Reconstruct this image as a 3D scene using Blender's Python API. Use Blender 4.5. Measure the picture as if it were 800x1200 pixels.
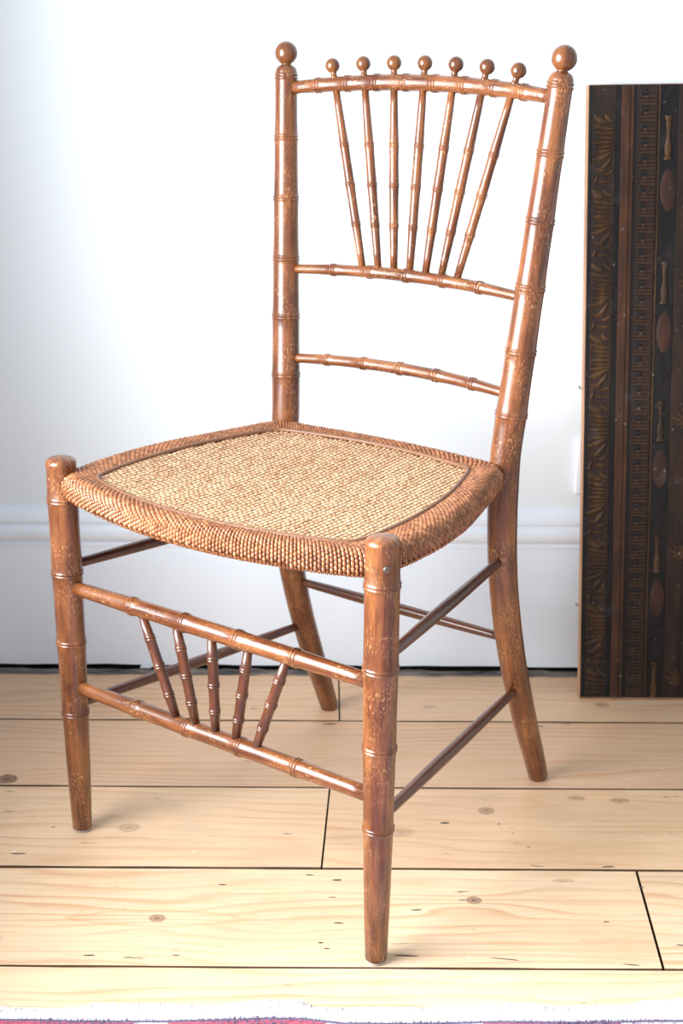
import bpy, bmesh, math, random
from math import sin, cos, pi, sqrt, exp
from mathutils import Vector, Matrix

random.seed(11)
S = bpy.context.scene
C = S.collection
for o in list(bpy.data.objects):
    bpy.data.objects.remove(o)

# ------------------------------------------------------------------ camera
H = 0.9028
PITCH, ROLL, YAW = 0.32943, 0.00441, -0.00293
cd = bpy.data.cameras.new('camera')
cam = bpy.data.objects.new('camera', cd)
C.objects.link(cam)
Xp = Vector((cos(YAW), -sin(YAW), 0)); Yp = Vector((sin(YAW), cos(YAW), 0)); Zp = Vector((0, 0, 1))
fw = cos(PITCH)*Yp - sin(PITCH)*Zp
up = sin(PITCH)*Yp + cos(PITCH)*Zp
rx = cos(ROLL)*Xp + sin(ROLL)*up
ry = -sin(ROLL)*Xp + cos(ROLL)*up
M = Matrix((rx, ry, -fw)).transposed().to_4x4()
M.translation = (0, 0, H)
cam.matrix_world = M
cd.sensor_fit = 'VERTICAL'; cd.sensor_height = 36.0; cd.sensor_width = 24.0
cd.lens = 1668.16*36/1200
cd.clip_start = 0.02
cd.dof.use_dof = True; cd.dof.focus_distance = 1.42; cd.dof.aperture_fstop = 9
S.camera = cam

# ------------------------------------------------------------------ world, window light, exposure
w = bpy.data.worlds.new('world'); S.world = w; w.use_nodes = True
wb = w.node_tree.nodes['Background']
wb.inputs[0].default_value = (0.80, 0.91, 1.0, 1); wb.inputs[1].default_value = 0.56

def window_light(name, loc, target, sx, sy, power, col):
    ld = bpy.data.lights.new(name, 'AREA'); ld.shape = 'RECTANGLE'
    ld.size = sx; ld.size_y = sy; ld.energy = power; ld.color = col
    lo = bpy.data.objects.new(name, ld); C.objects.link(lo)
    lo.location = loc
    lo.rotation_euler = (Vector(target)-Vector(loc)).to_track_quat('-Z', 'Y').to_euler()
    return lo
window_light('window_daylight', (-.80, .82, .90), (1.0, .88, 0.86), .90, .86, 35, (0.95, 0.985, 1.0)).data.spread = math.radians(140)

vs = S.view_settings
vs.view_transform = 'Standard'; vs.look = 'None'; vs.gamma = 1.0; vs.use_curve_mapping = False
vs.exposure = 0.73

# ------------------------------------------------------------------ node helpers
class NT:
    def __init__(s, name):
        s.m = bpy.data.materials.new(name); s.m.use_nodes = True
        s.t = s.m.node_tree; s.n = s.t.nodes
        s.b = s.n['Principled BSDF']
    def node(s, typ, **kw):
        n = s.n.new(typ)
        for k, v in kw.items():
            setattr(n, k, v)
        return n
    def link(s, a, b): s.t.links.new(a, b)
    def val(s, sock, v):
        if hasattr(v, 'is_output') or isinstance(v, bpy.types.NodeSocket): s.link(v, sock)
        else: sock.default_value = v
    def math(s, op, a, b=None, c=None, clamp=False):
        n = s.node('ShaderNodeMath', operation=op, use_clamp=clamp)
        s.val(n.inputs[0], a)
        if b is not None: s.val(n.inputs[1], b)
        if c is not None: s.val(n.inputs[2], c)
        return n.outputs[0]
    def noise(s, vec, scale=5, detail=3, rough=.5, dist=0):
        n = s.node('ShaderNodeTexNoise')
        s.link(vec, n.inputs['Vector'])
        n.inputs['Scale'].default_value = scale; n.inputs['Detail'].default_value = detail
        n.inputs['Roughness'].default_value = rough; n.inputs['Distortion'].default_value = dist
        return n.outputs['Fac']
    def mapping(s, vec, scale=(1,1,1), loc=(0,0,0), rot=(0,0,0)):
        n = s.node('ShaderNodeMapping')
        s.link(vec, n.inputs['Vector'])
        n.inputs['Scale'].default_value = scale; n.inputs['Location'].default_value = loc; n.inputs['Rotation'].default_value = rot
        return n.outputs[0]
    def ramp(s, fac, stops):
        n = s.node('ShaderNodeValToRGB'); s.link(fac, n.inputs[0])
        el = n.color_ramp.elements
        while len(el) > 1: el.remove(el[-1])
        for i, (p, c) in enumerate(stops):
            e = el[0] if i == 0 else el.new(p)
            e.position = p
            e.color = (c[0], c[1], c[2], 1) if not isinstance(c, (int, float)) else (c, c, c, 1)
        return n.outputs[0]
    def mix(s, fac, a, b, blend='MIX'):
        n = s.node('ShaderNodeMix', data_type='RGBA', blend_type=blend)
        s.val(n.inputs[0], fac)
        for k, v in ((6, a), (7, b)):
            if isinstance(v, tuple): n.inputs[k].default_value = (v[0], v[1], v[2], 1)
            else: s.link(v, n.inputs[k])
        return n.outputs[2]
    def bump(s, h, strength=.2, dist=.001):
        n = s.node('ShaderNodeBump'); s.link(h, n.inputs['Height'])
        n.inputs['Strength'].default_value = strength; n.inputs['Distance'].default_value = dist
        s.link(n.outputs[0], s.b.inputs['Normal'])
    def coord(s, kind='Object'):
        return s.node('ShaderNodeTexCoord').outputs[kind]
    def rnd(s): return s.node('ShaderNodeObjectInfo').outputs['Random']
    def set(s, col=None, rough=None, spec=None, metal=None, coat=None, coatr=None):
        B = s.b.inputs
        if col is not None:
            if isinstance(col, tuple): B['Base Color'].default_value = (*col, 1)
            else: s.link(col, B['Base Color'])
        if rough is not None: s.val(B['Roughness'], rough)
        if spec is not None: B['Specular IOR Level'].default_value = spec
        if metal is not None: B['Metallic'].default_value = metal
        if coat is not None: B['Coat Weight'].default_value = coat
        if coatr is not None: B['Coat Roughness'].default_value = coatr

def srgb(r, g, b):
    f = lambda c: (c/255/12.92) if c/255 <= .04045 else ((c/255+.055)/1.055)**2.4
    return (f(r), f(g), f(b))

MAT = {}
# --- varnished chair wood, grain runs along the uv v axis (metres)
def wood(name, base, dark, light, worn=.585, rough=.33):
    t = NT(name)
    uv = t.node('ShaderNodeUVMap').outputs[0]
    r = t.math('MULTIPLY', t.rnd(), 37.0)
    comb = t.node('ShaderNodeCombineXYZ'); t.link(r, comb.inputs[0]); t.link(r, comb.inputs[1])
    va = t.node('ShaderNodeVectorMath', operation='ADD'); t.link(uv, va.inputs[0]); t.link(comb.outputs[0], va.inputs[1])
    v = va.outputs[0]
    g1 = t.noise(t.mapping(v, (420, 16, 1)), 1, 5, .65, .5)
    g2 = t.noise(t.mapping(v, (900, 60, 1)), 1, 3, .6)
    bl = t.noise(t.mapping(v, (70, 11, 1)), 1, 4, .6)
    c = t.mix(t.ramp(g1, [(.3, 0), (.7, 1)]), dark, base)
    c = t.mix(t.math('MULTIPLY', t.ramp(bl, [(.42, 0), (.66, 1)]), .6), c, light)
    c = t.mix(t.math('MULTIPLY', t.ramp(g2, [(.35, 1), (.5, 0)]), .35), c, dark)
    fl = t.noise(t.mapping(v, (700, 210, 1)), 1, 3, .6)
    msk = t.noise(t.mapping(v, (34, 24, 1), (4, 2, 0)), 1, 3, .55)
    fm = t.math('MULTIPLY', t.ramp(fl, [(worn-.04, 0), (worn+.06, 1)]), t.ramp(msk, [(.44, 0), (.64, 1)]))
    c = t.mix(t.math('MULTIPLY', fm, .7), c, srgb(208, 158, 108))
    sm = t.noise(t.mapping(v, (60, 30, 1), (9, 5, 0)), 1, 3, .6)
    c = t.mix(t.math('MULTIPLY', t.ramp(sm, [(.55, 0), (.75, 1)]), .45), c, dark)
    t.set(c, rough, .5, coat=.5, coatr=.22)
    t.bump(g2, .18, .0004)
    return t.m
MAT['wood'] = wood('varnished_wood', srgb(116, 58, 24), srgb(54, 24, 10), srgb(162, 100, 54))
MAT['wood_dark'] = wood('dark_varnished_wood', srgb(92, 44, 23), srgb(50, 23, 13), srgb(118, 64, 36), .66, .36)
MAT['wood_ball'] = wood('worn_ball_wood', srgb(112, 63, 28), srgb(68, 34, 15), srgb(142, 88, 44), .68, .25)

# --- cane weave: colour per strand from a vertex colour, fine fibres on top
def cane(name, a, b, c3, rough):
    t = NT(name)
    at = t.node('ShaderNodeAttribute', attribute_name='tone').outputs['Fac']
    o = t.coord('Object')
    n1 = t.noise(t.mapping(o, (1, 1, 1)), 26, 3, .6)
    n2 = t.noise(o, 900, 2, .5)
    col = t.ramp(at, [(0, a), (.5, b), (1, c3)])
    col = t.mix(t.math('MULTIPLY', t.ramp(n1, [(.45, 0), (.72, 1)]), .3), col, a)
    col = t.mix(t.math('MULTIPLY', n2, .25), col, a)
    t.set(col, rough, .5)
    t.bump(n2, .2, .0003)
    return t.m
MAT['cane_panel'] = cane('cane_panel', srgb(164, 116, 80), srgb(204, 160, 122), srgb(222, 186, 150), .45)
MAT['cane_rim'] = cane('cane_rim', srgb(110, 64, 38), srgb(156, 98, 62), srgb(186, 126, 84), .24)
t = NT('cane_underlay'); t.set(srgb(84, 50, 30), .8); t.bump(t.noise(t.coord(), 300, 2), .4, .001); MAT['under'] = t.m
t = NT('seat_beading')
n = t.noise(t.coord(), 60, 3)
t.set(t.mix(n, srgb(96, 62, 42), srgb(138, 96, 68)), .42); MAT['bead'] = t.m

# --- paint
def paint(name, col, rough, bs=.05):
    t = NT(name)
    o = t.coord('Object')
    n = t.noise(o, 3.0, 3, .5)
    t.set(t.mix(t.math('MULTIPLY', n, .35), col, tuple(x*.955 for x in col)), rough, .4)
    t.bump(t.noise(o, 160, 3, .6), bs, .0008)
    return t.m
MAT['wall'] = paint('wall_paint', (0.79, 0.83, 0.86), .75)
MAT['gloss'] = paint('skirting_gloss_paint', (0.76, 0.80, 0.86), .38, .03)
t = NT('socket_plastic'); t.set((.80, .83, .86), .3); MAT['plastic'] = t.m
t = NT('gap_dust')
n = t.noise(t.mapping(t.coord(), (14, 60, 10)), 1, 4, .6)
t.set(t.ramp(n, [(.35, srgb(58, 54, 52)), (.6, srgb(128, 118, 112)), (.75, srgb(170, 150, 130))]), .9); MAT['dust'] = t.m
t = NT('subfloor_and_gap_shade'); t.set((.006, .0055, .005), .95, .1); MAT['void'] = t.m

# --- pine boards: grain field bends around the knots
KNOTS = [  # x, y, spread x, spread y, strength, core radius x, core radius y, core darkness
    (-.1987, 1.2969, .085, .024, 2.6, .0085, .0062, .85),
    (.1423, 1.3334, .075, .018, 2.0, .0082, .0060, .95),
    (.1735, 1.521, .05, .016, 1.6, .0095, .0072, .70),
    (-.4257, 1.5906, .05, .018, 1.6, .013, .0105, 1.25),
    (-.255, 1.4773, .05, .015, 1.2, .012, .0085, .45),
    (.339, 1.5471, .04, .014, 1.3, .0115, .0058, .60),
    (.2872, 1.5527, .04, .014, 1.3, .0105, .0055, .55),
    (.068, 1.4715, .06, .022, 1.8, .014, .009, .38),
    (.362, 1.8083, .05, .016, 1.0, .010, .0065, .60),
    (-.030, 1.838, .05, .016, 1.2, .011, .007, .45),
    (.245, 1.372, .05, .013, 1.0, .012, .0035, .45),
    (.118, 1.800, .05, .014, 1.0, .009, .005, .40),
    (-.36, 1.26, .07, .016, -1.3, .006, .003, .3),
    (.25, 1.262, .11, .020, -1.7, .004, .002, .2),
    (-.10, 1.665, .09, .022, 1.5, .008, .005, .3),
]
def board_material():
    t = NT('old_pine_board')
    o = t.coord('Object')
    sp = t.node('ShaderNodeSeparateXYZ'); t.link(o, sp.inputs[0])
    x, y = sp.outputs[0], sp.outputs[1]
    r = t.math('MULTIPLY', t.rnd(), 23.0)
    cb = t.node('ShaderNodeCombineXYZ'); t.link(x, cb.inputs[0]); t.link(y, cb.inputs[1]); t.link(r, cb.inputs[2])
    v = cb.outputs[0]
    warp = t.noise(t.mapping(v, (1.6, 9, 1)), 1, 3, .5)
    fld = t.math('MULTIPLY_ADD', y, 62.0, t.math('MULTIPLY', warp, 7.5))
    core = None
    jit = t.noise(t.mapping(v, (60, 60, 1)), 1, 2, .5)
    for (kx, ky, sx, sy, a, cx, cy, cdk) in KNOTS:
        dx = t.math('MULTIPLY', t.math('SUBTRACT', x, kx), 1/sx); dy = t.math('MULTIPLY', t.math('SUBTRACT', y, ky), 1/sy)
        d2 = t.math('ADD', t.math('MULTIPLY', dx, dx), t.math('MULTIPLY', dy, dy))
        g = t.math('EXPONENT', t.math('MULTIPLY', d2, -1.0))
        sg = t.math('MULTIPLY', t.math('MULTIPLY', g, dy), a)
        fld = t.math('ADD', fld, sg)
        ex = t.math('MULTIPLY', t.math('SUBTRACT', x, kx), 1/cx); ey = t.math('MULTIPLY', t.math('SUBTRACT', y, ky), 1/cy)
        e2 = t.math('SQRT', t.math('ADD', t.math('MULTIPLY', ex, ex), t.math('MULTIPLY', ey, ey)))
        e2 = t.math('ADD', e2, t.math('MULTIPLY_ADD', jit, .7, -.35))
        k = t.math('MULTIPLY', t.math('SUBTRACT', 1.25, e2, clamp=True), 2.2, clamp=True)
        rim = t.math('MULTIPLY_ADD', t.math('SINE', t.math('MULTIPLY', e2, 8.0)), .22, .78)
        k = t.math('MULTIPLY', t.math('MULTIPLY', k, rim), cdk)
        core = k if core is None else t.math('MAXIMUM', core, k)
    saw = t.math('FRACT', fld)
    line = t.ramp(saw, [(0, .0), (.55, .15), (.86, 1.0), (.93, .7), (1, .0)])
    fine = t.noise(t.mapping(v, (9, 420, 1)), 1, 4, .65)
    broad = t.noise(t.mapping(v, (2.2, 14, 1)), 1, 3, .5)
    tone = t.node('ShaderNodeObjectInfo').outputs['Alpha']; ocol = t.node('ShaderNodeObjectInfo').outputs['Color']
    c = t.mix(broad, srgb(219, 182, 146), srgb(233, 206, 174))
    c = t.mix(tone, c, ocol)
    strength = t.math('MULTIPLY', t.ramp(t.noise(t.mapping(v, (2.5, 10, 1), (3, 0, 0)), 1, 2, .5), [(.36, .10), (.68, .62)]), line)
    c = t.mix(strength, c, srgb(190, 126, 78))
    c = t.mix(t.math('MULTIPLY', t.ramp(fine, [(.36, 1), (.52, 0)]), .22), c, srgb(186, 138, 92))
    # resin lens around the big knot
    lx = t.math('ABSOLUTE', t.math('MULTIPLY', t.math('ADD', x, .1987), 1/.098))
    ly = t.math('MULTIPLY', t.math('SUBTRACT', y, 1.2969), 1/.0155)
    le = t.math('ADD', t.math('ADD', t.math('POWER', lx, 1.3), t.math('MULTIPLY', ly, ly)), t.math('MULTIPLY_ADD', jit, .5, -.25))
    lb = t.ramp(t.math('MULTIPLY', le, .5), [(.20, 0), (.36, .25), (.47, .8), (.53, 0)])
    c = t.mix(t.math('MULTIPLY', lb, .55), c, srgb(206, 140, 92))
    # greyish scuffs and grime
    sc = t.noise(t.mapping(v, (7, 16, 1), (8, 1, 0)), 1, 4, .6)
    c = t.mix(t.math('MULTIPLY', t.ramp(sc, [(.54, 0), (.74, 1)]), .35), c, srgb(182, 160, 140))
    gr = t.noise(t.mapping(v, (3.2, 9, 1), (1, 4, 0)), 1, 5, .65)
    c = t.mix(t.math('MULTIPLY', t.ramp(gr, [(.48, 0), (.70, 1)]), .38), c, srgb(186, 146, 112))
    # warm resin streaks
    st = t.noise(t.mapping(v, (5, 70, 1), (2, 5, 0)), 1, 2, .5)
    c = t.mix(t.math('MULTIPLY', t.ramp(st, [(.66, 0), (.74, 1)]), .5), c, srgb(204, 136, 84))
    # short dark splits and nail marks along the grain
    dk = t.noise(t.mapping(v, (26, 190, 1), (5, 9, 0)), 1, 2, .55)
    dm = t.math('MULTIPLY', t.ramp(dk, [(.715, 0), (.75, 1)]), t.ramp(t.noise(t.mapping(v, (9, 12, 1)), 1, 1, .5), [(.45, 0), (.58, 1)]))
    c = t.mix(t.math('MULTIPLY', dm, .85), c, srgb(84, 64, 54))
    # paint specks
    vo = t.node('ShaderNodeTexVoronoi'); t.link(t.mapping(v, (22, 30, 1)), vo.inputs['Vector']); vo.inputs['Scale'].default_value = 1
    pk = t.math('MULTIPLY', t.ramp(vo.outputs['Distance'], [(.025, 1), (.045, 0)]), t.ramp(vo.outputs['Color'], [(.55, 0), (.6, 1)]))
    c = t.mix(t.math('MULTIPLY', pk, .8), c, srgb(236, 234, 236))
    c = t.mix(t.math('MULTIPLY', core, 1.0, clamp=True), c, srgb(112, 74, 54))
    t.set(c, t.ramp(sc, [(.3, .36), (.7, .52)]), .45)
    t.bump(t.math('ADD', fine, t.math('MULTIPLY', line, .4)), .12, .0006)
    return t.m
MAT['board'] = board_material()
t = NT('board_edge_grime'); t.set(t.mix(t.noise(t.mapping(t.coord(), (30, 30, 30)), 1, 3), srgb(46, 36, 30), srgb(104, 78, 58)), .95, .1); MAT['grime'] = t.m
t = NT('nail_mark'); t.set(srgb(80, 64, 56), .8); MAT['nail'] = t.m

# --- old decorated panel
def relic(name, base, var, rough=.48, sc=1.0):
    t = NT(name)
    o = t.coord('Object')
    n1 = t.noise(t.mapping(o, (60, 60, 14)), sc, 4, .6)
    n2 = t.noise(t.mapping(o, (340, 200, 18)), 1, 3, .6)
    n3 = t.noise(t.mapping(o, (26, 26, 20), (3, 7, 1)), 1, 4, .65)
    c = t.mix(t.ramp(n1, [(.36, 0), (.66, 1)]), base, var)
    c = t.mix(t.math('MULTIPLY', t.ramp(n2, [(.4, 1), (.55, 0)]), .5), c, tuple(x*.45 for x in base))
    c = t.mix(t.math('MULTIPLY', t.ramp(n3, [(.60, 0), (.76, 1)]), .32), c, srgb(96, 94, 100))
    sp = t.noise(t.mapping(o, (170, 170, 150)), 1, 2, .5)
    c = t.mix(t.math('MULTIPLY', t.ramp(sp, [(.70, 0), (.76, 1)]), .5), c, srgb(140, 130, 126))
    t.set(c, t.math('MULTIPLY_ADD', n3, .3, rough-.06), .22)
    t.bump(n1, .35, .001)
    return t.m
MAT['p_black'] = relic('aged_black', srgb(20, 18, 20), srgb(34, 29, 28))
MAT['p_brown'] = relic('aged_brown', srgb(52, 36, 29), srgb(32, 25, 23))
MAT['p_strip'] = relic('aged_red_brown', srgb(76, 48, 32), srgb(50, 34, 27))
MAT['p_gold'] = relic('aged_gold', srgb(84, 58, 34), srgb(42, 31, 25))
MAT['p_dentil'] = relic('aged_dentil_brown', srgb(70, 47, 31), srgb(42, 31, 25))
MAT['p_loz'] = relic('aged_russet', srgb(66, 40, 31), srgb(40, 29, 26))
t = NT('raw_panel_edge')
n = t.noise(t.mapping(t.coord(), (40, 80, 6)), 1, 4, .6)
t.set(t.ramp(n, [(.3, srgb(150, 108, 82)), (.6, srgb(184, 142, 112)), (.8, srgb(124, 88, 64))]), .8); MAT['p_edge'] = t.m
t = NT('steel'); t.set(srgb(120, 112, 104), .38, metal=.9); MAT['steel'] = t.m
t = NT('felt_glide'); t.set(t.mix(t.noise(t.coord(), 300, 2), srgb(120, 116, 112), srgb(205, 200, 194)), .9); MAT['felt'] = t.m
# --- rug
t = NT('rug_pile')
o = t.coord('Object')
at = t.node('ShaderNodeAttribute', attribute_name='tone').outputs['Fac']
vv = t.node('ShaderNodeTexVoronoi'); t.link(t.mapping(o, (17, 24, 1)), vv.inputs['Vector']); vv.inputs['Scale'].default_value = 1
c = t.ramp(vv.outputs['Color'], [(.0, srgb(196, 84, 104)), (.36, srgb(204, 96, 112)), (.40, srgb(240, 232, 232)), (.80, srgb(236, 224, 226)), (.83, srgb(160, 70, 92))])
c = t.mix(t.ramp(at, [(.45, 0), (.55, 1)]), c, srgb(122, 108, 134))
c = t.mix(t.math('MULTIPLY', t.noise(o, 500, 2), .3), c, srgb(96, 80, 100))
t.set(c, .95, .1); MAT['rug'] = t.m
t = NT('rug_fringe'); t.set(t.mix(t.noise(t.coord(), 240, 2), srgb(252, 252, 252), srgb(240, 240, 244)), .95, .1); MAT['fringe'] = t.m

# ------------------------------------------------------------------ object helpers
def link(o, parent=None):
    C.objects.link(o)
    if parent is not None: o.parent = parent
    return o
def mesh_obj(name, me, parent=None):
    return link(bpy.data.objects.new(name, me), parent)
def from_bm(name, bm, mat, parent=None, smooth=True):
    bmesh.ops.recalc_face_normals(bm, faces=bm.faces[:])
    me = bpy.data.meshes.new(name); bm.to_mesh(me); bm.free()
    if smooth:
        for p in me.polygons: p.use_smooth = True
    me.materials.append(mat)
    return mesh_obj(name, me, parent)
def from_data(name, vs_, fs, mat, parent=None, smooth=True, tone=None):
    me = bpy.data.meshes.new(name); me.from_pydata(vs_, [], fs); me.update()
    if smooth: me.polygons.foreach_set('use_smooth', [True]*len(me.polygons))
    if tone is not None:
        a = me.attributes.new('tone', 'FLOAT', 'POINT'); a.data.foreach_set('value', tone)
    me.materials.append(mat)
    return mesh_obj(name, me, parent)
def empty(name, loc, rz=0):
    o = bpy.data.objects.new(name, None); o.empty_display_size = .05
    C.objects.link(o); o.location = loc; o.rotation_euler = (0, 0, rz)
    return o
def tag(o, label, cat, group=None):
    o['label'] = label; o['category'] = cat
    if group: o['group'] = group
    return o
def struct(o, label=None):
    o['kind'] = 'structure'
    if label: o['label'] = label
    return o
def box_bm(x0, x1, y0, y1, z0, z1, bev=0, seg=2):
    bm = bmesh.new()
    bmesh.ops.create_cube(bm, size=1)
    for v in bm.verts:
        v.co = Vector(((x0+x1)/2+v.co.x*(x1-x0), (y0+y1)/2+v.co.y*(y1-y0), (z0+z1)/2+v.co.z*(z1-z0)))
    if bev: bmesh.ops.bevel(bm, geom=bm.edges[:], offset=bev, segments=seg, profile=.5, affect='EDGES')
    return bm

def sweep(name, samples, mat, parent, nseg=20, cap0=True, cap1=True):
    """samples: list of (Vector, radius) along an axis; one turned member with uv in metres"""
    n = len(samples)
    tang = []
    for i in range(n):
        a = samples[max(0, i-1)][0]; b = samples[min(n-1, i+1)][0]
        d = b-a
        if d.length < 1e-9: d = samples[-1][0]-samples[0][0]
        tang.append(d.normalized())
    t0 = tang[0]
    ref = Vector((0, 1, 0)) if abs(t0.y) < .9 else Vector((0, 0, -1))
    nx = (ref - t0*ref.dot(t0)).normalized()
    vs_, fs, uvs = [], [], []
    L = 0; rmean = sum(r for _, r in samples)/n
    for i, (p, r) in enumerate(samples):
        if i:
            L += (p-samples[i-1][0]).length
            nx = (nx - tang[i]*nx.dot(tang[i])).normalized()
        ny = tang[i].cross(nx)
        for k in range(nseg+1):
            a = 2*pi*k/nseg
            if k < nseg: vs_.append(p + nx*(r*cos(a)) + ny*(r*sin(a)))
            uvs.append((a*rmean, L))
    luv = []
    for i in range(n-1):
        for k in range(nseg):
            k2 = (k+1) % nseg
            fs.append((i*nseg+k, i*nseg+k2, (i+1)*nseg+k2, (i+1)*nseg+k))
            s = nseg+1
            luv += [uvs[i*s+k], uvs[i*s+k+1], uvs[(i+1)*s+k+1], uvs[(i+1)*s+k]]
    if cap0:
        fs.append(tuple(range(nseg-1, -1, -1))); luv += [(0, 0)]*nseg
    if cap1:
        fs.append(tuple((n-1)*nseg+k for k in range(nseg))); luv += [(0.01, L)]*nseg
    me = bpy.data.meshes.new(name); me.from_pydata(vs_, [], fs); me.update()
    me.polygons.foreach_set('use_smooth', [True]*len(me.polygons))
    ul = me.uv_layers.new(name='UVMap')
    ul.data.foreach_set('uv', [c for q in luv for c in q])
    me.materials.append(mat)
    return mesh_obj(name, me, parent)

def lerp_table(x, tab):
    if x <= tab[0][0]: return tab[0][1]
    for (a, va), (b, vb) in zip(tab, tab[1:]):
        if x <= b: return va+(vb-va)*(x-a)/(b-a)
    return tab[-1][1]

RING = [(-3.4, 0), (-2.6, .25), (-2.2, .8), (-1.5, 1.0), (-.8, .75), (-.25, -.05), (.25, -.05), (.8, .75), (1.5, 1.0), (2.2, .8), (2.6, .25), (3.4, 0)]
def bamboo(name, axis, L, rad, rings, mat, parent, k=1.0, bulge=None, nseg=20, step=.02, ends=None):
    """axis(s)->Vector for s in 0..L, rad(s), double ridges at the ring positions; a slight bamboo swell at each ring"""
    ss = set([0.0, L])
    m = max(2, int(L/step))
    for i in range(m+1): ss.add(L*i/m)
    for q in rings:
        ss = {s for s in ss if abs(s-q) > .0036*k or s in (0.0, L)}
    extra = {}
    for q in rings:
        for d, hgt in RING:
            s = q+d*.001*k
            if 0 < s < L: extra[s] = hgt
    allp = sorted(list(ss)+list(extra))
    bul = .0006*k if bulge is None else bulge
    sm = []
    for s in allp:
        r = rad(s)
        for q in rings: r += bul*exp(-((s-q)/(.011*k))**2)
        r += extra.get(s, 0)*.00085*k
        sm.append((axis(s), r))
    if ends: sm = ends[0]+sm+ends[1]
    return sweep(name, sm, mat, parent, nseg)

def ball(name, center, r, stem_dir, stem_len, stem_r, mat, parent, n=14):
    """turned ball on a short flared neck"""
    d = stem_dir.normalized()
    sm = [(center-d*(r+stem_len), stem_r*1.5), (center-d*(r+stem_len*.6), stem_r*1.05)]
    a0 = math.asin(min(.95, stem_r/r))
    sm.append((center-d*(r*cos(a0)+stem_len*.15), stem_r))
    for i in range(n+1):
        a = a0+(pi-a0)*i/n
        rr = max(r*sin(a), .0002)
        sm.append((center-d*(r*cos(a)), rr))
    return sweep(name, sm, mat, parent, 22)

# ------------------------------------------------------------------ room: floor, wall, skirting
WALL = 1.914
floor = struct(from_bm('floor', box_bm(-2.4, 2.4, -1.4, 2.05, -.06, -.024), MAT['void'], smooth=False), 'old stripped pine floorboards with dark gaps')
ROWS = [1.7545, 1.5745, 1.3933, 1.2143, 1.034, .855, .675, .495, .315, .135, -.045, -.225, -.405, -.585, -.765, -.945, -1.125, -1.3]
ROWTONE = {0: (.42, (196, 150, 116)), 1: (.50, (192, 148, 118)), 2: (.25, (212, 164, 120)), 3: (.22, (236, 208, 168)), 4: (.35, (240, 216, 178))}
GAP = {1.7545: .6, 1.5745: .45, 1.3933: .8, 1.2143: .35}
def board(x0b, x0f, x1b, x1f, yb, yf, wav):
    """one plank; ends may be cut out of square, long edges slightly uneven"""
    n = 46
    vs_, fs = [], []
    th = .022
    ed = [(random.uniform(-1, 1)*wav, random.uniform(-1, 1)*wav) for _ in range(n+1)]
    prof = [(0, -th), (0, -.0016), (.0014, 0), (None, 0), (None, -.0016), (None, -th)]
    for i in range(n+1):
        u = i/n
        xb = x0b+(x1b-x0b)*u; xf = x0f+(x1f-x0f)*u
        wl = .0005+.0011*abs(sin(xb*2.3+yb*9)); yB = yb-wl*GAP.get(yb, .8)+ed[i][0]*.8; yF = yf+wl*GAP.get(yf, .8)*.8+ed[i][1]*.8
        inB = .0014; inF = .0014
        vs_ += [(xf, yF, -th), (xf, yF, -.0016), (xf, yF+inF, 0), (xb, yB-inB, 0), (xb, yB, -.0016), (xb, yB, -th)]
    for i in range(n):
        a, b = i*6, (i+1)*6
        for k in range(5): fs.append((a+k, b+k, b+k+1, a+k+1))
        fs.append((a+5, b+5, b, a))
    fs.append(tuple(range(5, -1, -1))); fs.append(tuple(n*6+k for k in range(6)))
    o = from_data('floorboard', vs_, fs, MAT['board'], floor, smooth=False)
    o.data.materials.append(MAT['grime'])
    for i in range(n):
        for k in (0, 1, 3, 4, 5): o.data.polygons[i*6+k].material_index = 1
    for q in (-1, -2): o.data.polygons[q].material_index = 1
    ri = min(4, sum(1 for r_ in ROWS if r_ > yb-.01))
    al, rc = ROWTONE[ri]; al += random.uniform(-.06, .06); o.color = (*srgb(*rc), al)
    return o
g = .0011
board(-2.3, -2.3, -.0085-g, -.0065-g, 1.902, ROWS[0], .0007); board(-.0085+g, -.0065+g, 2.3, 2.3, 1.902, ROWS[0], .0007)
board(-2.3, -2.3, 2.3, 2.3, ROWS[0], ROWS[1], .0006)
board(-2.3, -2.3, -.0178-g, -.0249-g, ROWS[1], ROWS[2], .0006); board(-.0178+g, -.0249+g, 2.3, 2.3, ROWS[1], ROWS[2], .0006)
board(-2.3, -2.3, .3306-.0014, .3244-.0014, ROWS[2], ROWS[3], .0006); board(.3306+.0014, .3244+.0014, 2.3, 2.3, ROWS[2], ROWS[3], .0006)
for i in range(3, len(ROWS)-1):
    j = random.uniform(-1.4, -.7) if i % 2 else random.uniform(.8, 1.5)
    board(-2.3, -2.3, j-g, j-g, ROWS[i], ROWS[i+1], .0006); board(j+g, j+g, 2.3, 2.3, ROWS[i], ROWS[i+1], .0006)
# dusty strip of debris along the gap under the skirting
bm = bmesh.new()
N = 240
vb, vf = [], []
for i in range(N+1):
    x = -2.3+4.6*i/N
    vf.append(bm.verts.new((x, 1.8975+random.uniform(-.002, .002), .0004)))
    vb.append(bm.verts.new((x, 1.9150+random.uniform(-.003, .003), .0018+random.uniform(-.0012, .0012))))
for i in range(N): bm.faces.new((vf[i], vf[i+1], vb[i+1], vb[i]))
dst = from_bm('dust_line', bm, MAT['dust'], floor); dst['kind'] = 'stuff'
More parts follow.
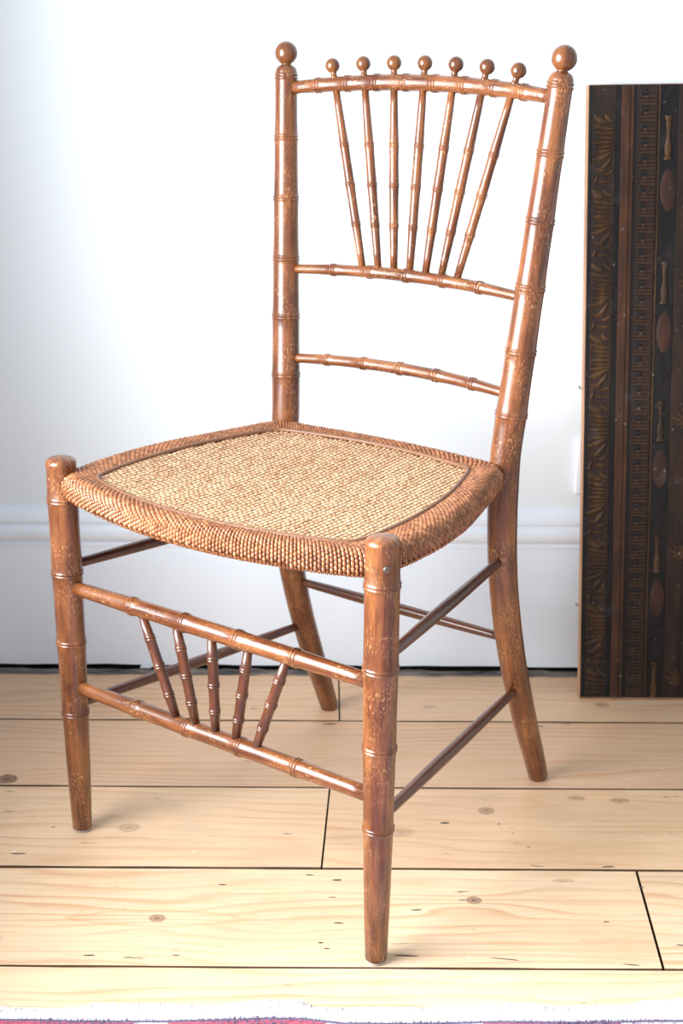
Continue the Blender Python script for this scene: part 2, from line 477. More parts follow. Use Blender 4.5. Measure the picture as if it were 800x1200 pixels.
# nail and split marks pressed into the boards
def splinter(x, y, l, wd, rz):
    n = 8
    vs_ = []
    for k in range(n):
        a = 2*pi*k/n
        px, py = cos(a)*l/2, sin(a)*wd/2*random.uniform(.6, 1.2)
        vs_.append((x+px*cos(rz)-py*sin(rz), y+px*sin(rz)+py*cos(rz), .0003))
    vs_.append((x, y, .0001))
    fs = [(k, (k+1) % n, n) for k in range(n)]
    return from_data('nail_mark', vs_, fs, MAT['nail'], floor, smooth=False)
MARKS = [(-.0379, 1.3803, .012, .003), (-.0073, 1.3706, .013, .004), (-.012, 1.337, .010, .002), (-.0234, 1.2555, .007, .0028), (-.0169, 1.2458, .008, .0026),
         (-.134, 1.360, .010, .003), (-.260, 1.232, .014, .003), (-.374, 1.42, .020, .003), (-.171, 1.233, .010, .002), (.079, 1.3146, .014, .003),
         (.121, 1.492, .013, .005), (.0645, 1.2345, .030, .0032), (.165, 1.23, .035, .002), (.293, 1.222, .02, .002), (-.005, 1.29, .012, .003),
         (.28, 1.295, .008, .002), (.215, 1.44, .006, .0022), (.20, 1.47, .006, .0015), (.30, 1.40, .018, .003), (.33, 1.36, .007, .002), (.265, 1.742, .016, .003),
         (.305, 1.75, .01, .002), (-.345, 1.478, .006, .0018), (.185, 1.49, .005, .002), (-.02, 1.745, .022, .004), (.35, 1.255, .009, .003)]
for (mx, my, ml, mw) in MARKS: splinter(mx, my, ml*.9, mw*.85, random.uniform(-.15, .15))

wall = struct(from_bm('wall_back', box_bm(-2.4, 2.4, WALL+.018, WALL+.12, -.03, 2.55), MAT['wall'], smooth=False), 'plain white painted wall behind the chair')
# skirting board: moulded profile (y outwards, z)
prof = [(0.018, .0090), (0.0, .0090), (0.0, .1885), (.0010, .1915), (.0004, .1945), (.0004, .1965), (.0036, .1985), (.0040, .2005), (.0012, .2025), (-.0006, .206), (-.0010, .212), (-.0004, .218), (.0016, .2225),
        (.0052, .2245), (.0056, .2270), (.0034, .2290), (.0036, .2330), (.0060, .2390), (.0100, .2450), (.0140, .2485), (.018, .2500)]
bm = bmesh.new()
cols = []
NX = 120
for i in range(NX+1):
    x = -2.35+4.7*i/NX
    jz = random.uniform(-.0012, .0012)
    cols.append([bm.verts.new((x, WALL+py, pz+(jz if k < 2 else 0))) for k, (py, pz) in enumerate(prof)])
for i in range(NX):
    for k in range(len(prof)-1): bm.faces.new((cols[i][k], cols[i+1][k], cols[i+1][k+1], cols[i][k+1]))
sk = struct(from_bm('baseboard_back', bm, MAT['gloss']), 'white gloss skirting board with moulded top')
try:
    sk.data.set_sharp_from_angle(angle=math.radians(38))
except Exception: pass
from_bm('painted_gap_shade', box_bm(-2.35, 2.35, WALL+.006, WALL+.017, -.022, .0092), MAT['void'], sk, smooth=False)  # added black strip: shade under the skirting put in as colour
# flake of old paint at the foot of the skirting
bm = bmesh.new()
fl = [(-.302, .004), (-.288, .0035), (-.281, .007), (-.277, .0145), (-.284, .017), (-.287, .0125), (-.293, .0135), (-.299, .010)]
a = [bm.verts.new((x, WALL-.0015, z)) for x, z in fl]; b = [bm.verts.new((x, WALL-.0002, z)) for x, z in fl]
bm.faces.new(a); bm.faces.new(b[::-1])
for i in range(len(fl)): bm.faces.new((a[i], a[(i+1) % len(fl)], b[(i+1) % len(fl)], b[i]))
from_bm('paint_flake', bm, MAT['gloss'], sk, smooth=False)

# window wall on the left, just outside the frame: pier, reveal, sill and a sash frame
bm = bmesh.new()
def add_box(bm, *a):
    c_ = box_bm(*a); tmp = bpy.data.meshes.new('t'); c_.to_mesh(tmp); c_.free(); bm.from_mesh(tmp); bpy.data.meshes.remove(tmp)
LX = -.74
add_box(bm, LX-.22, LX, 1.34, WALL+.018, -.03, 2.55); add_box(bm, LX-.22, LX, -1.4, .34, -.03, 2.55)
add_box(bm, LX-.22, LX, .34, 1.34, -.03, .44); add_box(bm, LX-.22, LX, .34, 1.34, 1.36, 2.55)
struct(from_bm('wall_left', bm, MAT['wall'], smooth=False), 'white painted side wall around the window')
wn = struct(from_bm('window_1', box_bm(LX-.16, LX+.03, .31, 1.37, .415, .44, .004), MAT['gloss'], smooth=False), 'white painted sash window lighting the chair')
for nm, a in (('frame_rail', (.34, 1.34, .44, .47)), ('frame_rail', (.34, 1.34, 1.33, 1.36)), ('meeting_rail', (.34, 1.34, .885, .915)), ('frame_stile', (.34, .37, .47, 1.33)), ('frame_stile', (1.31, 1.34, .47, 1.33))):
    from_bm(nm, box_bm(LX-.13, LX-.09, *a, .003), MAT['gloss'], wn, smooth=False)

# wall socket, almost wholly hidden by the panel
so = empty('wall_socket', (.398, WALL+.018, .314))
tag(so, 'white plastic wall socket mostly hidden behind the leaning dark panel', 'socket')
from_bm('face_plate', box_bm(-.073, .073, -.0085, 0, -.041, .041, .003, 3), MAT['plastic'], so)
for sx in (-.036, .036):
    from_bm('rocker_switch', box_bm(sx-.006, sx+.006, -.0115, -.008, .012, .026, .001), MAT['plastic'], so)
    from_bm('socket_inset', box_bm(sx-.018, sx+.018, -.0095, -.008, -.026, .006, .0006), MAT['plastic'], so)

# ------------------------------------------------------------------ the chair
chair = empty('side_chair', (-.13805, 1.35082, 0), -.62462)
tag(chair, 'varnished faux bamboo side chair with woven cane seat and fan of spindles', 'chair')
WD = MAT['wood']; WK = MAT['wood_dark']
WF = .4231
RF = [(0, .0112), (.02, .0119), (.08, .0136), (.1546, .0149), (.243, .0160), (.3266, .0168), (.412, .0167), (.448, .0163)]
for sg in (-1, 1):
    x = sg*WF/2
    ax = lambda s, x=x: Vector((x, .00168*s/.45, s+.004))
    cap = [(Vector((x, .0017, .4525)), .0168), (Vector((x, .0017, .4545)), .0165), (Vector((x, .0017, .4568)), .0152), (Vector((x, .0017, .4584)), .0125), (Vector((x, .0017, .4594)), .008), (Vector((x, .0017, .4598)), .0005)]
    bot = [(Vector((x, 0, .0022)), .0098)]
    leg = bamboo('front_leg', ax, .447, lambda s: lerp_table(s+.004, RF), [.1546-.004, .243-.004, .3266-.004, .412-.004], WD, chair, 1.2, bulge=.0004, nseg=28, ends=(bot, cap))
    sweep('foot_glide', [(Vector((x, 0, .0)), .0098), (Vector((x, 0, .0012)), .0108), (Vector((x, 0, .0030)), .0104)], MAT['felt'], leg, 18)
    if sg == 1:
        # slotted screw through the leg into the seat frame
        d = Vector((cos(-.72), sin(-.72), 0))
        c0 = Vector((x, .0017, .4325))+d*.0164
        sc = sweep('screw', [(c0-d*.002, .0036), (c0+d*.0006, .0036), (c0+d*.0012, .0030), (c0+d*.0014, .0004)], MAT['steel'], leg, 16)
        sl = box_bm(-.0030, .0030, -.00055, .00055, 0, .0007)
        mx = d.to_track_quat('Z', 'Y').to_matrix().to_4x4() @ Matrix.Rotation(.9, 4, 'Z'); mx.translation = c0+d*.0009
        bmesh.ops.transform(sl, matrix=mx, verts=sl.verts[:])
        from_bm('screw_slot', sl, MAT['nail'], leg, smooth=False)

# rear posts: splayed sabre leg below the seat, raked upright above
ZV = [(0, .430), (.045, .4115), (.09, .3915), (.125, .3775), (.159, .3645), (.195, .352), (.228, .3425), (.255, .3355), (.28, .3300), (.305, .3258), (.333, .3228), (.36, .3213), (.39, .3210), (.42, .3225), (.45, .3245), (.872, .3649)]
ZW = [(0, .3296), (.45, .3106), (.872, .3639)]
RB = [(0, .0122), (.02, .0130), (.1, .0150), (.25, .0166), (.38, .0172), (.497, .0170), (.567, .0163), (.6365, .0155), (.706, .0147), (.776, .0137), (.835, .0131), (.86, .0130)]
def post_pt(sg, z): return Vector((sg*lerp_table(z, ZW)/2, lerp_table(z, ZV), z))
PRINGS = [.4968, .5671, .6365, .7068, .7764, .8452]
for sg in (-1, 1):
    ax = lambda s, sg=sg: post_pt(sg, s+.004)
    P = lambda z, sg=sg: post_pt(sg, z)
    top = [(P(.8520), .0128), (P(.8545), .0120), (P(.8565), .0104), (P(.8580), .0080), (P(.8586), .0060)]
    bot = [(P(.0016), .0112)]
    post = bamboo('rear_post', ax, .846, lambda s: lerp_table(s+.004, RB), [q-.004 for q in PRINGS], WD, chair, 1.2, bulge=.0004, nseg=28, step=.014, ends=(bot, top))
    dirp = (P(.872)-P(.80)).normalized()
    ball('finial', P(.8718), .0136, dirp, .0022, .0058, MAT['wood_ball'], post)
    b0 = P(0)
    sweep('foot_glide', [(b0, .0105), (b0+Vector((0, 0, .0012)), .0116), (b0+Vector((0, 0, .003)), .0112)], MAT['felt'], post, 18)

# bowed back rails
def rail_curve(z, bow, arch):
    wz = lerp_table(z, ZW); vz = lerp_table(z, ZV)
    def f(u):
        k = 1-(2*u/wz)**2
        return Vector((u, vz+bow*k, z+arch*k))
    return f, wz
RAILS = {}
def back_rail(name, z, bow, arch, rfun, us):
    f, wz = rail_curve(z, bow, arch)
    a = wz/2-.008
    RAILS[name] = f
    return bamboo(name, lambda s: f(-a+s), 2*a, lambda s: rfun((-a+s)/a), [u+a for u in us], WD, chair, 1.3, bulge=.0004, nseg=20, step=.012)
s0 = .0389
back_rail('crest_rail', .8322, .015, .0103, lambda q: .0074+.0016*(1-q*q), [(-3.5+i)*s0 for i in range(8)])
back_rail('middle_rail', .6236, .013, .0069, lambda q: .0054+.0017*(1-q*q), [(-2+i)*.0501 for i in range(5)])
back_rail('lower_rail', .5171, .013, .0061, lambda q: .0056+.0013*(1-q*q), [(-2+i)*.0510 for i in range(5)])
for i in range(7):
    j = i-3
    ut, ub = j*.0391+.003, j*.0213+.0035
    A = RAILS['middle_rail'](ub); B = RAILS['crest_rail'](ut)
    d = (B-A); L = d.length; dn = d.normalized()
    A2 = A+dn*.004; L2 = L-.009
    sp = bamboo('back_spindle', lambda s, A2=A2, dn=dn: A2+dn*s, L2, lambda s, L2=L2: .0042+.0011*sin(pi*min(1, max(0, s/L2))), [L2*.25, L2*.47, L2*.69], WD, chair, .85, bulge=.0004, nseg=14, step=.02)
    ball('finial', B+dn*.0212, .0086, dn, .0062, .0036, MAT['wood_ball'], sp, 11)

# front rails with their five short spindles
xf = WF/2-.010
front = {}
for nm, z in (('upper_front_rail', .310), ('lower_front_rail', .1875)):
    front[nm] = bamboo(nm, lambda s, z=z: Vector((-xf+s, .0006, z)), 2*xf, lambda s: .0078+.0017*sin(pi*s/(2*xf)), [xf+u for u in (-.111, -.0365, .0365, .111)], WD, chair, 1.25, bulge=.0005, nseg=22, step=.02)
for j in (-2, -1, 0, 1, 2):
    ut, ub = j*.0490, j*.0280+.002
    A = Vector((ub, .0006, .1955)); B = Vector((ut, .0006, .3025))
    dn = (B-A).normalized(); L = (B-A).length
    bamboo('front_spindle', lambda s, A=A, dn=dn: A+dn*s, L, lambda s, L=L: .0046+.0008*sin(pi*s/L), [L*.22, L*.5, L*.78], WK, chair, .95, bulge=.0005, nseg=16, step=.02)

# plain side and back stretchers
def stretcher(name, A, B, r0, r1):
    A = Vector(A); B = Vector(B); n = 14
    sm = [(A.lerp(B, i/n), r0+(r1-r0)*sin(pi*i/n)) for i in range(n+1)]
    return sweep(name, sm, WK, chair, 16)
for sg in (-1, 1):
    for zf, zb in ((.333, .3275), (.1625, .149)):
        a = Vector((sg*WF/2, .0012, zf)); b = post_pt(sg, zb)
        d = (b-a).normalized()
        stretcher('side_stretcher', a+d*.006, b-d*.006, .0052, .0068)
a, b = post_pt(-1, .220), post_pt(1, .2205)
stretcher('back_stretcher', a+Vector((.006, 0, 0)), b-Vector((.006, 0, 0)), .0050, .0068)

# ---------------- the woven seat
def catmull(pts, n):
    """closed smooth curve resampled to n even points"""
    m = len(pts); dense = []
    for i in range(m):
        p0, p1, p2, p3 = (Vector(pts[(i+k-1) % m]) for k in range(4))
        for q in range(12):
            s = q/12
            dense.append(.5*((2*p1)+(p2-p0)*s+(2*p0-5*p1+4*p2-p3)*s*s+(3*p1-p0-3*p2+p3)*s**3))
    return dense
def resample(poly, n):
    m = len(poly); acc = [0]
    for i in range(m): acc.append(acc[-1]+(poly[(i+1) % m]-poly[i]).length)
    out = []; j = 0
    for k in range(n):
        d = acc[-1]*k/n
        while acc[j+1] < d: j += 1
        f = (d-acc[j])/max(1e-9, acc[j+1]-acc[j])
        out.append(poly[j].lerp(poly[(j+1) % m], f))
    return out, acc[-1]
def sym(half):
    """half outline from front centre to back centre (u>0), mirrored"""
    return [(u, v) for u, v in half] + [(-u, v) for u, v in half[::-1] if u > 1e-6]
OUT = sym([(0, -.050), (.05, -.0475), (.1, -.040), (.15, -.028), (.188, -.015), (.207, -.002), (.2135, .025), (.2165, .065), (.2155, .105), (.2095, .15), (.199, .192), (.187, .233), (.176, .270), (.166, .300), (.150, .3155), (.10, .3225), (.05, .3265), (0, .328)])
INN = sym([(0, -.0215), (.05, -.0195), (.1, -.0115), (.14, -.0005), (.163, .009), (.1725, .022), (.1765, .055), (.177, .10), (.1725, .15), (.163, .20), (.151, .240), (.140, .270), (.126, .2835), (.075, .2935), (.035, .2985), (0, .2995)])
NO = 346
outd, per = resample(catmull(OUT, 0), NO)
innd = catmull(INN, 0)
# match the bead to the outline: nearest-angle from the seat centre
ctr = Vector((0, .14))
def radial(poly, ang):
    d = Vector((cos(ang), sin(ang))); best = None
    m = len(poly)
    for i in range(m):
        a = poly[i]-ctr; b = poly[(i+1) % m]-ctr
        den = d.x*(b.y-a.y)-d.y*(b.x-a.x)
        if abs(den) < 1e-12: continue
        tt = (a.x*(b.y-a.y)-a.y*(b.x-a.x))/den
        uu = (a.x*d.y-a.y*d.x)/den
        if -1e-6 <= uu <= 1+1e-6 and tt > 0: best = tt if best is None else max(best, tt)
    return ctr+d*best
inn = []
for p in outd:
    q = p-ctr
    inn.append(radial(innd, math.atan2(q.y, q.x)))
ZT = .4405
def zbase(u, v):
    """gently dished woven panel"""
    return ZT-.0055*max(0, 1-(u/.19)**2)*max(0, 1-((v-.14)/.18)**2)
# rim cross section as (fraction from bead to outline, offset outward, z)
def rim_pt(i, s):
    """s 0 at the bead .. 1 underneath; returns position and normal"""
    a = inn[i]; b = outd[i]
    n2 = (b-a); W = n2.length; n2.normalize()
    R = .0135
    flat = max(.004, W-R)
    arc = R*pi/2; drop = .0075; und = .012
    tot = flat+arc+drop+und
    d = s*tot
    if d < flat:
        f = d/flat
        off = d; z = ZT+.0030*sin(f*pi/2); nr, nz = -.1*(1-f), 1
    elif d < flat+arc:
        a_ = (d-flat)/R
        off = flat+R*sin(a_); z = ZT+.0030-R*(1-cos(a_)); nr, nz = sin(a_), cos(a_)
    elif d < flat+arc+drop:
        off = W; z = ZT+.0030-R-(d-flat-arc); nr, nz = 1, 0
    else:
        e = (d-flat-arc-drop)/und
        off = W-.010*e; z = ZT+.0030-R-drop-.005*sin(e*pi/2); nr, nz = .5*(1-e), -1
    pos = a+n2*off
    nn = Vector((n2.x*nr, n2.y*nr, nz)).normalized()
    return Vector((pos.x, pos.y, z)), nn, tot

vs_, fs = [], []
NS = 22
for i in range(NO):
    for k in range(NS+1):
        p, nn, _ = rim_pt(i, k/NS)
        vs_.append(p-nn*.0008)
for i in range(NO):
    j = (i+1) % NO
    for k in range(NS): fs.append((i*(NS+1)+k, j*(NS+1)+k, j*(NS+1)+k+1, i*(NS+1)+k+1))
# underside
base = len(vs_)
vs_.append(Vector((0, .14, .4150)))
for i in range(NO): fs.append((i*(NS+1)+NS, ((i+1) % NO)*(NS+1)+NS, base))
seat = from_data('seat_rim', vs_, fs, MAT['under'], chair)

def pill(VS, FS, TN, c, ax, nn, l, wd, h, tone, dip=-.25):
    """one visible over-strand of the weave: a low arched lozenge, ends diving under"""
    sd = nn.cross(ax).normalized()
    b = len(VS)
    rows = [(-1.0, .55, dip), (-.55, .95, .72 if dip < 0 else .85), (0, 1.0, 1.0), (.55, .95, .72 if dip < 0 else .85), (1.0, .55, dip)]
    for (f, wf, hf) in rows:
        for (g_, hg) in ((-1, -.15), (-.55, .82), (.55, .82), (1, -.15)):
            VS.append(c+ax*(f*l/2)+sd*(g_*wf*wd/2)+nn*(h*(hf*hg if hf > 0 else hf)))
            TN.append(tone)
    for r in range(4):
        for q in range(3):
            FS.append((b+r*4+q, b+r*4+q+1, b+(r+1)*4+q+1, b+(r+1)*4+q))

VS, FS, TN = [], [], []
cols = NO
skip = {(8, 268), (8, 269), (8, 283), (8, 284)}
for ci in range(cols):
    i = ci*NO/cols
    tot = rim_pt(int(i) % NO, 0)[2]
    nrow = 12
    shift = (ci % 2)/2
    for r in range(nrow+1):
        s = (r+shift)/nrow
        if s > 1: continue
        fi = int(i) % NO
        p, nn, _ = rim_pt(fi, s); p2, _, _ = rim_pt(fi, min(1, s+.02))
        pn, _, _ = rim_pt((fi+1) % NO, s)
        p = p.lerp(pn, i-int(i))
        along = (pn-p); along = along.normalized()
        ax = (p2-p) if s < .98 else (p-rim_pt(fi, s-.02)[0])
        ax = (ax.normalized()+along*.10).normalized()
        ax = (ax-nn*ax.dot(nn)).normalized()
        pill(VS, FS, TN, p, ax, nn, tot/nrow*1.16*random.uniform(.94, 1.04), .0037*random.uniform(.9, 1.05), .0019*random.uniform(.8, 1.2), random.betavariate(2, 2))
rw = from_data('rim_weave', VS, FS, MAT['cane_rim'], seat, tone=TN); rw['kind'] = 'stuff'

# central panel: rows of cane running front to back
def inside(u, v, poly):
    c = False; m = len(poly); j = m-1
    for i in range(m):
        if ((poly[i].y > v) != (poly[j].y > v)) and u < (poly[j].x-poly[i].x)*(v-poly[i].y)/(poly[j].y-poly[i].y)+poly[i].x: c = not c
        j = i
    return c
vs_, fs = [], []
ni = len(inn)
for k in range(9):
    f = k/8
    for p in inn:
        q = ctr+(p-ctr)*f
        vs_.append((q.x, q.y, zbase(q.x, q.y)-.0003))
for k in range(8):
    for i in range(ni):
        j = (i+1) % ni
        fs.append((k*ni+i, k*ni+j, (k+1)*ni+j, (k+1)*ni+i))
panel = from_data('seat_panel', vs_, fs, MAT['under'], chair)
VS, FS, TN = [], [], []
du, dv = .0060, .0072
for a in range(-36, 37):
    u = a*du
    tr = random.uniform(-.12, .12); offs = random.random()
    for b in range(-8, 56):
        v = b*dv+offs*dv
        if not inside(u*1.004, .14+(v-.14)*1.004, inn): continue
        nn = Vector((0, 0, 1))
        c = Vector((u+random.uniform(-.0003, .0003), v, zbase(u, v)+random.uniform(-.0002, .0002)))
        ax = Vector((.05+random.uniform(-.04, .04), 1, (zbase(u, v+.004)-zbase(u, v))/.004)).normalized()
        pill(VS, FS, TN, c, ax, nn, .0074, .0044, .0013*random.uniform(.85, 1.15), min(1, max(0, random.betavariate(4, 3.2)+tr)), .0001)
pw = from_data('panel_weave', VS, FS, MAT['cane_panel'], panel, tone=TN); pw['kind'] = 'stuff'
# raised bead between panel and rim
bi, _ = resample([Vector(p) for p in inn], 200)
vs_, fs = [], []
for i, p in enumerate(bi):
    tg = (bi[(i+1) % 200]-bi[i-1]).normalized(); nm = Vector((tg.y, -tg.x))
    for k in range(8):
        a = 2*pi*k/8
        q = p+nm*(.0029*cos(a))
        vs_.append((q.x, q.y, ZT+.0010+.0024*sin(a)))
for i in range(200):
    j = (i+1) % 200
    for k in range(8): fs.append((i*8+k, j*8+k, j*8+(k+1) % 8, i*8+(k+1) % 8))
from_data('seat_bead', vs_, fs, MAT['bead'], chair)

# ------------------------------------------------------------------ dark decorated panel leaning on the wall
PW, PH, PT = .46, .836, .016
pan = empty('decorated_panel', (.332, 1.824, 0))
pan.rotation_euler = (-math.atan2(.0765, .832), 0, 0)
tag(pan, 'dark antique panel with faded gold borders leaning against the white wall', 'panel')
SK = -.030
def shear(me):
    for v in me.vertices:
        v.co.x += SK*v.co.z
        if v.co.z > PH-.03: v.co.z += .020*max(0, v.co.x)
def pbox(name, a0, a1, y0, y1, b0, b1, mat, bev=0, parent=None):
    o = from_bm(name, box_bm(a0, a1, y0, y1, b0, b1, bev, 1), mat, parent or pan, smooth=False)
    shear(o.data); return o
# slab: rough raw edge around a dark face
pbox('backing_board', 0, PW, .0015, PT, .0012, PH, MAT['p_edge'], .0012)
face = pbox('dark_face', .0018, PW-.0018, 0, .003, .0035, PH-.0006, MAT['p_black'], .0006)
def strip(name, a0, a1, mat, h=.0016):
    return pbox(name, a0, a1, -h, .0005, .004, PH-.001, mat, .0005)
def ornaments(mirror):
    m = (lambda a: PW-a) if mirror else (lambda a: a)
    def span(a0, a1): return (min(m(a0), m(a1)), max(m(a0), m(a1)))
    strip('leaf_ground', *span(.0075, .0365), MAT['p_brown'], .0006)
    strip('border_strip', *span(.0435, .0545), MAT['p_strip'], .0022)
    strip('border_strip', *span(.0549, .0600), MAT['p_strip'], .0012)
    strip('dentil_ground', *span(.0645, .0905), MAT['p_brown'], .0006)
    # dentils
    den = None; stud = None
    for k in range(-25, 17):
        b = .498+k*.0201
        if b < .012 or b > PH-.012: continue
        if den is None:
            bm = bmesh.new()
            for (z0, z1, y) in ((-.0088, -.0052, .0020), (-.0044, -.0012, .0014), (.0008, .0040, .0018)):
                c_ = box_bm(.0, .0240, -y, 0, z0, z1, .0004, 1)
                tmp = bpy.data.meshes.new('t'); c_.to_mesh(tmp); c_.free(); bm.from_mesh(tmp); bpy.data.meshes.remove(tmp)
            d_ = from_bm('dentil', bm, MAT['p_dentil'], pan, smooth=False); den = d_.data
            bm = box_bm(0, .0088, -.0026, 0, -.0048, .0048, .0012, 1)
            s_ = from_bm('stud', bm, MAT['p_black'], pan, smooth=False); stud = s_.data
        else:
            d_ = mesh_obj('dentil', den, pan); s_ = mesh_obj('stud', stud, pan)
        a0 = span(.0655, .0895)[0]
        d_.location = (a0+SK*b, -.0006, b)
        s0_ = span(.0665, .0753)[0]
        s_.location = (s0_+SK*b, -.0006, b+.0068)
    # acanthus leaf units
    for k in range(-3, 6):
        zt = .325+k*.094
        VS, FS = [], []
        def leaf(a, b, l, wd, ang, curl):
            n = 7; bb = len(VS)
            for i in range(n+1):
                t_ = i/n; an = ang+curl*t_
                px = a+cos(an)*l*(t_-.5); pz = b+sin(an)*l*(t_-.5)
                hw = wd/2*sin(pi*min(.97, .08+t_*.9))**.7
                nx_, nz_ = -sin(an), cos(an)
                for (q, hh) in ((-1, 0), (-.5, .0016), (0, .0023), (.5, .0016), (1, 0)):
                    VS.append((px+nx_*q*hw, -.0006-hh, pz+nz_*q*hw))
            for i in range(n):
                for q in range(4): FS.append((bb+i*5+q, bb+(i+1)*5+q, bb+(i+1)*5+q+1, bb+i*5+q+1))
        sgn = -1 if mirror else 1
        for (a, b, l, wd, an, cu) in ((.016, -.003, .021, .0085, -.75, .5), (.028, -.001, .015, .0065, -1.0, .6), (.021, -.0125, .029, .0060, -.30, .25), (.023, -.0190, .027, .0050, -.12, .1), (.025, -.0245, .022, .0045, -.05, .1),
                                      (.022, -.0305, .028, .0050, .05, -.1), (.025, -.0360, .022, .0045, .0, .1), (.022, -.0415, .028, .0052, .12, .1), (.020, -.0490, .030, .0070, .32, .3), (.025, -.0580, .021, .0062, .72, .3), (.016, -.0650, .015, .0055, -.4, .4), (.028, -.0700, .014, .0050, .2, .5), (.012, -.0780, .010, .004, 1.0, .4), (.024, -.0800, .020, .0045, -.2, .3)):
            if zt+b < .012 or zt+b > PH-.012: continue
            leaf(m(a+random.uniform(-.001, .001)), zt+b, l, wd, an if not mirror else pi-an, cu*sgn+random.uniform(-.1, .1))
        if VS:
            o = from_data('leaf_ornament', VS, FS, MAT['p_gold'], pan); shear(o.data)
    # lozenge panels, balusters and palmettes
    strip('outer_field', *span(.0915, .0935), MAT['p_gold'], .0012)
    for k in range(-3, 3):
        b = .520+k*.185
        # brown field with black pointed panel
        pts = [(.0935, b+.036), (.1165, b+.036), (.1165, b-.050), (.0935, b-.082)]
        pts = [(a, min(max(z, .004), PH-.002)) for a, z in pts]
        if pts[0][1]-pts[3][1] > .02:
            bm = bmesh.new()
            f_ = [bm.verts.new((m(a), -.0012, z)) for a, z in pts]; g_ = [bm.verts.new((m(a), .0005, z)) for a, z in pts]
            bm.faces.new(f_); bm.faces.new(g_[::-1])
            for i in range(4): bm.faces.new((f_[i], g_[i], g_[(i+1) % 4], f_[(i+1) % 4]))
            o = from_bm('pointed_panel', bm, MAT['p_black'], pan, smooth=False); shear(o.data)
        if .03 < b < PH-.03:
            VS, FS = [], []
            nr, ns = 5, 18
            VS.append((m(.1055), -.0028, b))
            for r in range(1, nr+1):
                rr = r/nr
                for s in range(ns):
                    a = 2*pi*s/ns
                    sx = abs(cos(a))**1.25*(1 if cos(a) >= 0 else -1)
                    VS.append((m(.1055)+sx*.0105*rr, -.0010-.0018*sqrt(max(0, 1-rr*rr)), b+sin(a)*.0285*rr))
            for s in range(ns): FS.append((0, 1+s, 1+(s+1) % ns))
            for r in range(nr-1):
                for s in range(ns): FS.append((1+r*ns+s, 1+(r+1)*ns+s, 1+(r+1)*ns+(s+1) % ns, 1+r*ns+(s+1) % ns))
            o = from_data('lozenge', VS, FS, MAT['p_loz'], pan); shear(o.data)
        # baluster above the pointed panel
        bl = [(0, .0052), (.004, .0052), (.005, .0030), (.011, .0046), (.019, .0044), (.026, .0026), (.036, .0022), (.046, .0034), (.049, .0030), (.050, .0046), (.055, .0046)]
        VS, FS = [], []
        for (z, r) in bl:
            for s in range(7):
                a = pi*s/6
                VS.append((m(.1045)+cos(a)*r, -.0006-sin(a)*r*.55, min(PH-.003, max(.005, b+.038+z))))
        for i in range(len(bl)-1):
            for s in range(6): FS.append((i*7+s, i*7+s+1, (i+1)*7+s+1, (i+1)*7+s))
        if .01 < b+.06 < PH-.02:
            o = from_data('baluster', VS, FS, MAT['p_gold'], pan); shear(o.data)
    strip('inner_field', *span(.1175, .140), MAT['p_brown'], .0010)
    strip('inner_field', *span(.1408, .176), MAT['p_brown'], .0006)
    for k in range(-3, 3):
        b = .40+.185*k
        VS, FS = [], []
        for an in (-.9, -.45, 0, .45, .9):
            for sd in (1, -1):
                n = 6; bb = len(VS)
                ll = .024*(1-.25*abs(an))
                for i in range(n+1):
                    t_ = i/n
                    px = sd*(.002+ll*t_*cos(an)); pz = ll*t_*sin(an)+.006*t_*t_
                    hw = .0030*sin(pi*min(.96, .15+.8*t_))
                    for q, hh in ((-1, 0), (0, .0024), (1, 0)):
                        VS.append((m(.146)+px-sin(an)*q*hw*sd, -.0008-hh, b+pz+cos(an)*q*hw))
                for i in range(n):
                    for q in range(2): FS.append((bb+i*3+q, bb+(i+1)*3+q, bb+(i+1)*3+q+1, bb+i*3+q+1))
        if .03 < b < PH-.03:
            o = from_data('palmette', VS, FS, MAT['p_gold'], pan); shear(o.data)
ornaments(False); ornaments(True)
pbox('centre_field', .178, PW-.178, -.0010, .0005, .004, PH-.001, MAT['p_brown'], .0005)
# bent tacks left in the raw edge
for zb in (.442, .136):
    o = sweep('tack', [(Vector((.0005, .010, zb)), .0006), (Vector((-.003, .009, zb+.001)), .0007), (Vector((-.0042, .008, zb+.0035)), .0012), (Vector((-.0046, .0075, zb+.0045)), .0010)], MAT['nail'], pan, 8)
    shear(o.data)

# ------------------------------------------------------------------ rug at the camera's feet
rug = empty('wool_rug', (0, .45, 0))
tag(rug, 'red and white wool rug with white fringed edge on the pine floor', 'rug')
EDGE = [(-1.0, 1.127), (-.36, 1.128), (-.28, 1.130), (-.17, 1.128), (-.08, 1.135), (-.04, 1.134), (-.001, 1.127), (.08, 1.129), (.17, 1.131), (.33, 1.134), (1.0, 1.130)]
EDGE = [(x, y-.0072) for x, y in EDGE]
FR = [(-1.0, 1.148), (-.335, 1.1478), (-.29, 1.146), (-.25, 1.148), (-.24, 1.155), (-.17, 1.154), (-.13, 1.152), (-.08, 1.160), (-.043, 1.161), (-.03, 1.150), (-.001, 1.1495), (.08, 1.151), (.17, 1.158), (.21, 1.154), (.28, 1.156), (.30, 1.163), (.335, 1.166), (1.0, 1.158)]
nx_, ny_ = 160, 40
VS, FS, TN = [], [], []
for i in range(nx_+1):
    x = -.70+1.6*i/nx_
    ye = lerp_table(x, EDGE)-.45
    for j in range(ny_+1):
        f = (j/ny_)**2.2
        y = ye-f*1.5
        z = .0085+.0008*sin(x*40+y*31)
        if j == 0: z = .003
        VS.append((x, y, z)); TN.append(1.0 if j < 3 else 0.0)
for i in range(nx_):
    for j in range(ny_): FS.append((i*(ny_+1)+j, i*(ny_+1)+j+1, (i+1)*(ny_+1)+j+1, (i+1)*(ny_+1)+j))
body = from_data('rug_body', VS, FS, MAT['rug'], rug, tone=TN)
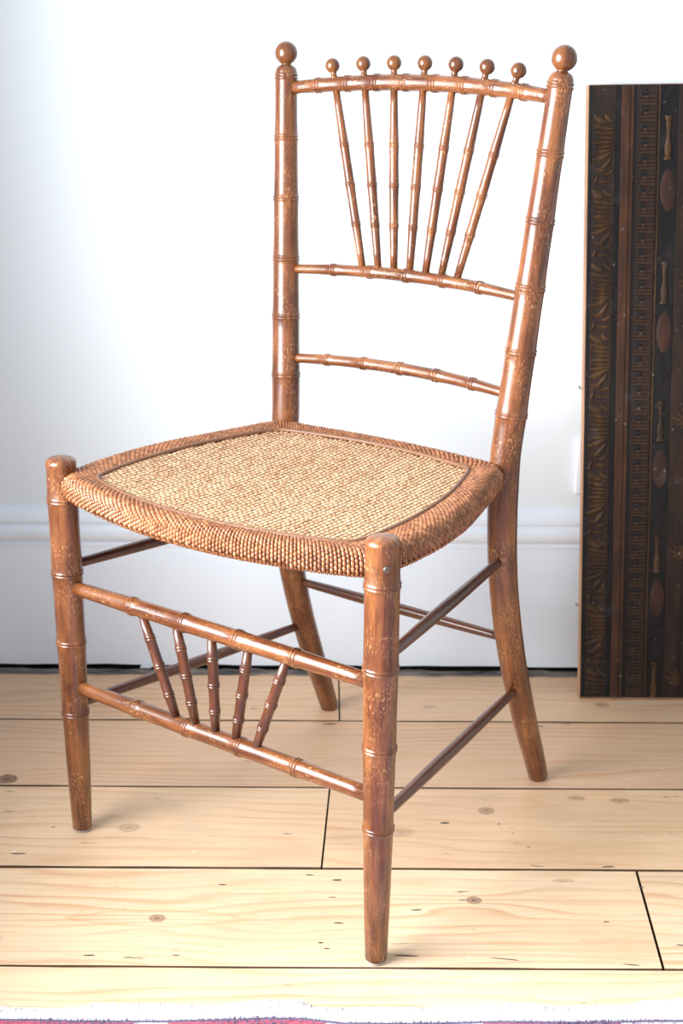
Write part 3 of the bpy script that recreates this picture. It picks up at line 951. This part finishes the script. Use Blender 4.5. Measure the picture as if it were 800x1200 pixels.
# pile tufts along the visible edge
VS, FS, TN = [], [], []
for k in range(9000):
    x = random.uniform(-.55, .55)
    ye = lerp_table(x, EDGE)-.45
    y = ye-random.random()**1.4*.035
    z0 = .006; h = random.uniform(.004, .0065); a = random.uniform(0, 2*pi); r = .0008
    b = len(VS)
    tn = 1.0 if (ye-y) < .0115+.0012*sin(x*60)+random.uniform(-.002, .002) else 0.0
    for q in range(3): VS.append((x+r*cos(a+q*2.094), y+r*sin(a+q*2.094), z0)); TN.append(tn)
    VS.append((x+random.uniform(-.001, .001), y+random.uniform(-.001, .002), z0+h)); TN.append(tn)
    FS += [(b, b+1, b+3), (b+1, b+2, b+3), (b+2, b, b+3)]
pl = from_data('rug_pile', VS, FS, MAT['rug'], body, tone=TN); pl['kind'] = 'stuff'
# fringe: matted white threads
VS, FS = [], []
for k in range(9000):
    x = random.uniform(-.7, .7)
    ye = lerp_table(x, EDGE)-.45-.001; yf = lerp_table(x, FR)-.45+random.uniform(-.005, .0025)
    n = 4; b = len(VS); dx = random.uniform(-.006, .006); r = random.uniform(.0007, .0011)
    zt = random.uniform(.001, .003)
    for i in range(n+1):
        f = i/n
        px = x+dx*f*f; py = ye+(yf-ye)*f; pz = .0035*(1-f)+zt*sin(pi*f)*.8+.0012
        rr = r*(1-.5*f)
        for q in range(3):
            a = 2*pi*q/3+pi/2
            VS.append((px+rr*cos(a), py, pz+rr*sin(a)))
    for i in range(n):
        for q in range(3): FS.append((b+i*3+q, b+i*3+(q+1) % 3, b+(i+1)*3+(q+1) % 3, b+(i+1)*3+q))
VS2, FS2 = [], []
for i in range(201):
    x = -.70+1.6*i/200
    VS2 += [(x, lerp_table(x, EDGE)-.4535, .0035), (x, .5*(lerp_table(x, EDGE)+lerp_table(x, FR))-.45, .0034), (x, lerp_table(x, FR)-.4530, .0015)]
for i in range(200):
    for q in range(2): FS2.append((i*3+q, i*3+3+q, i*3+4+q, i*3+1+q))
from_data('woven_end', VS2, FS2, MAT['fringe'], rug)
fr = from_data('rug_fringe', VS, FS, MAT['fringe'], rug); fr['kind'] = 'stuff'
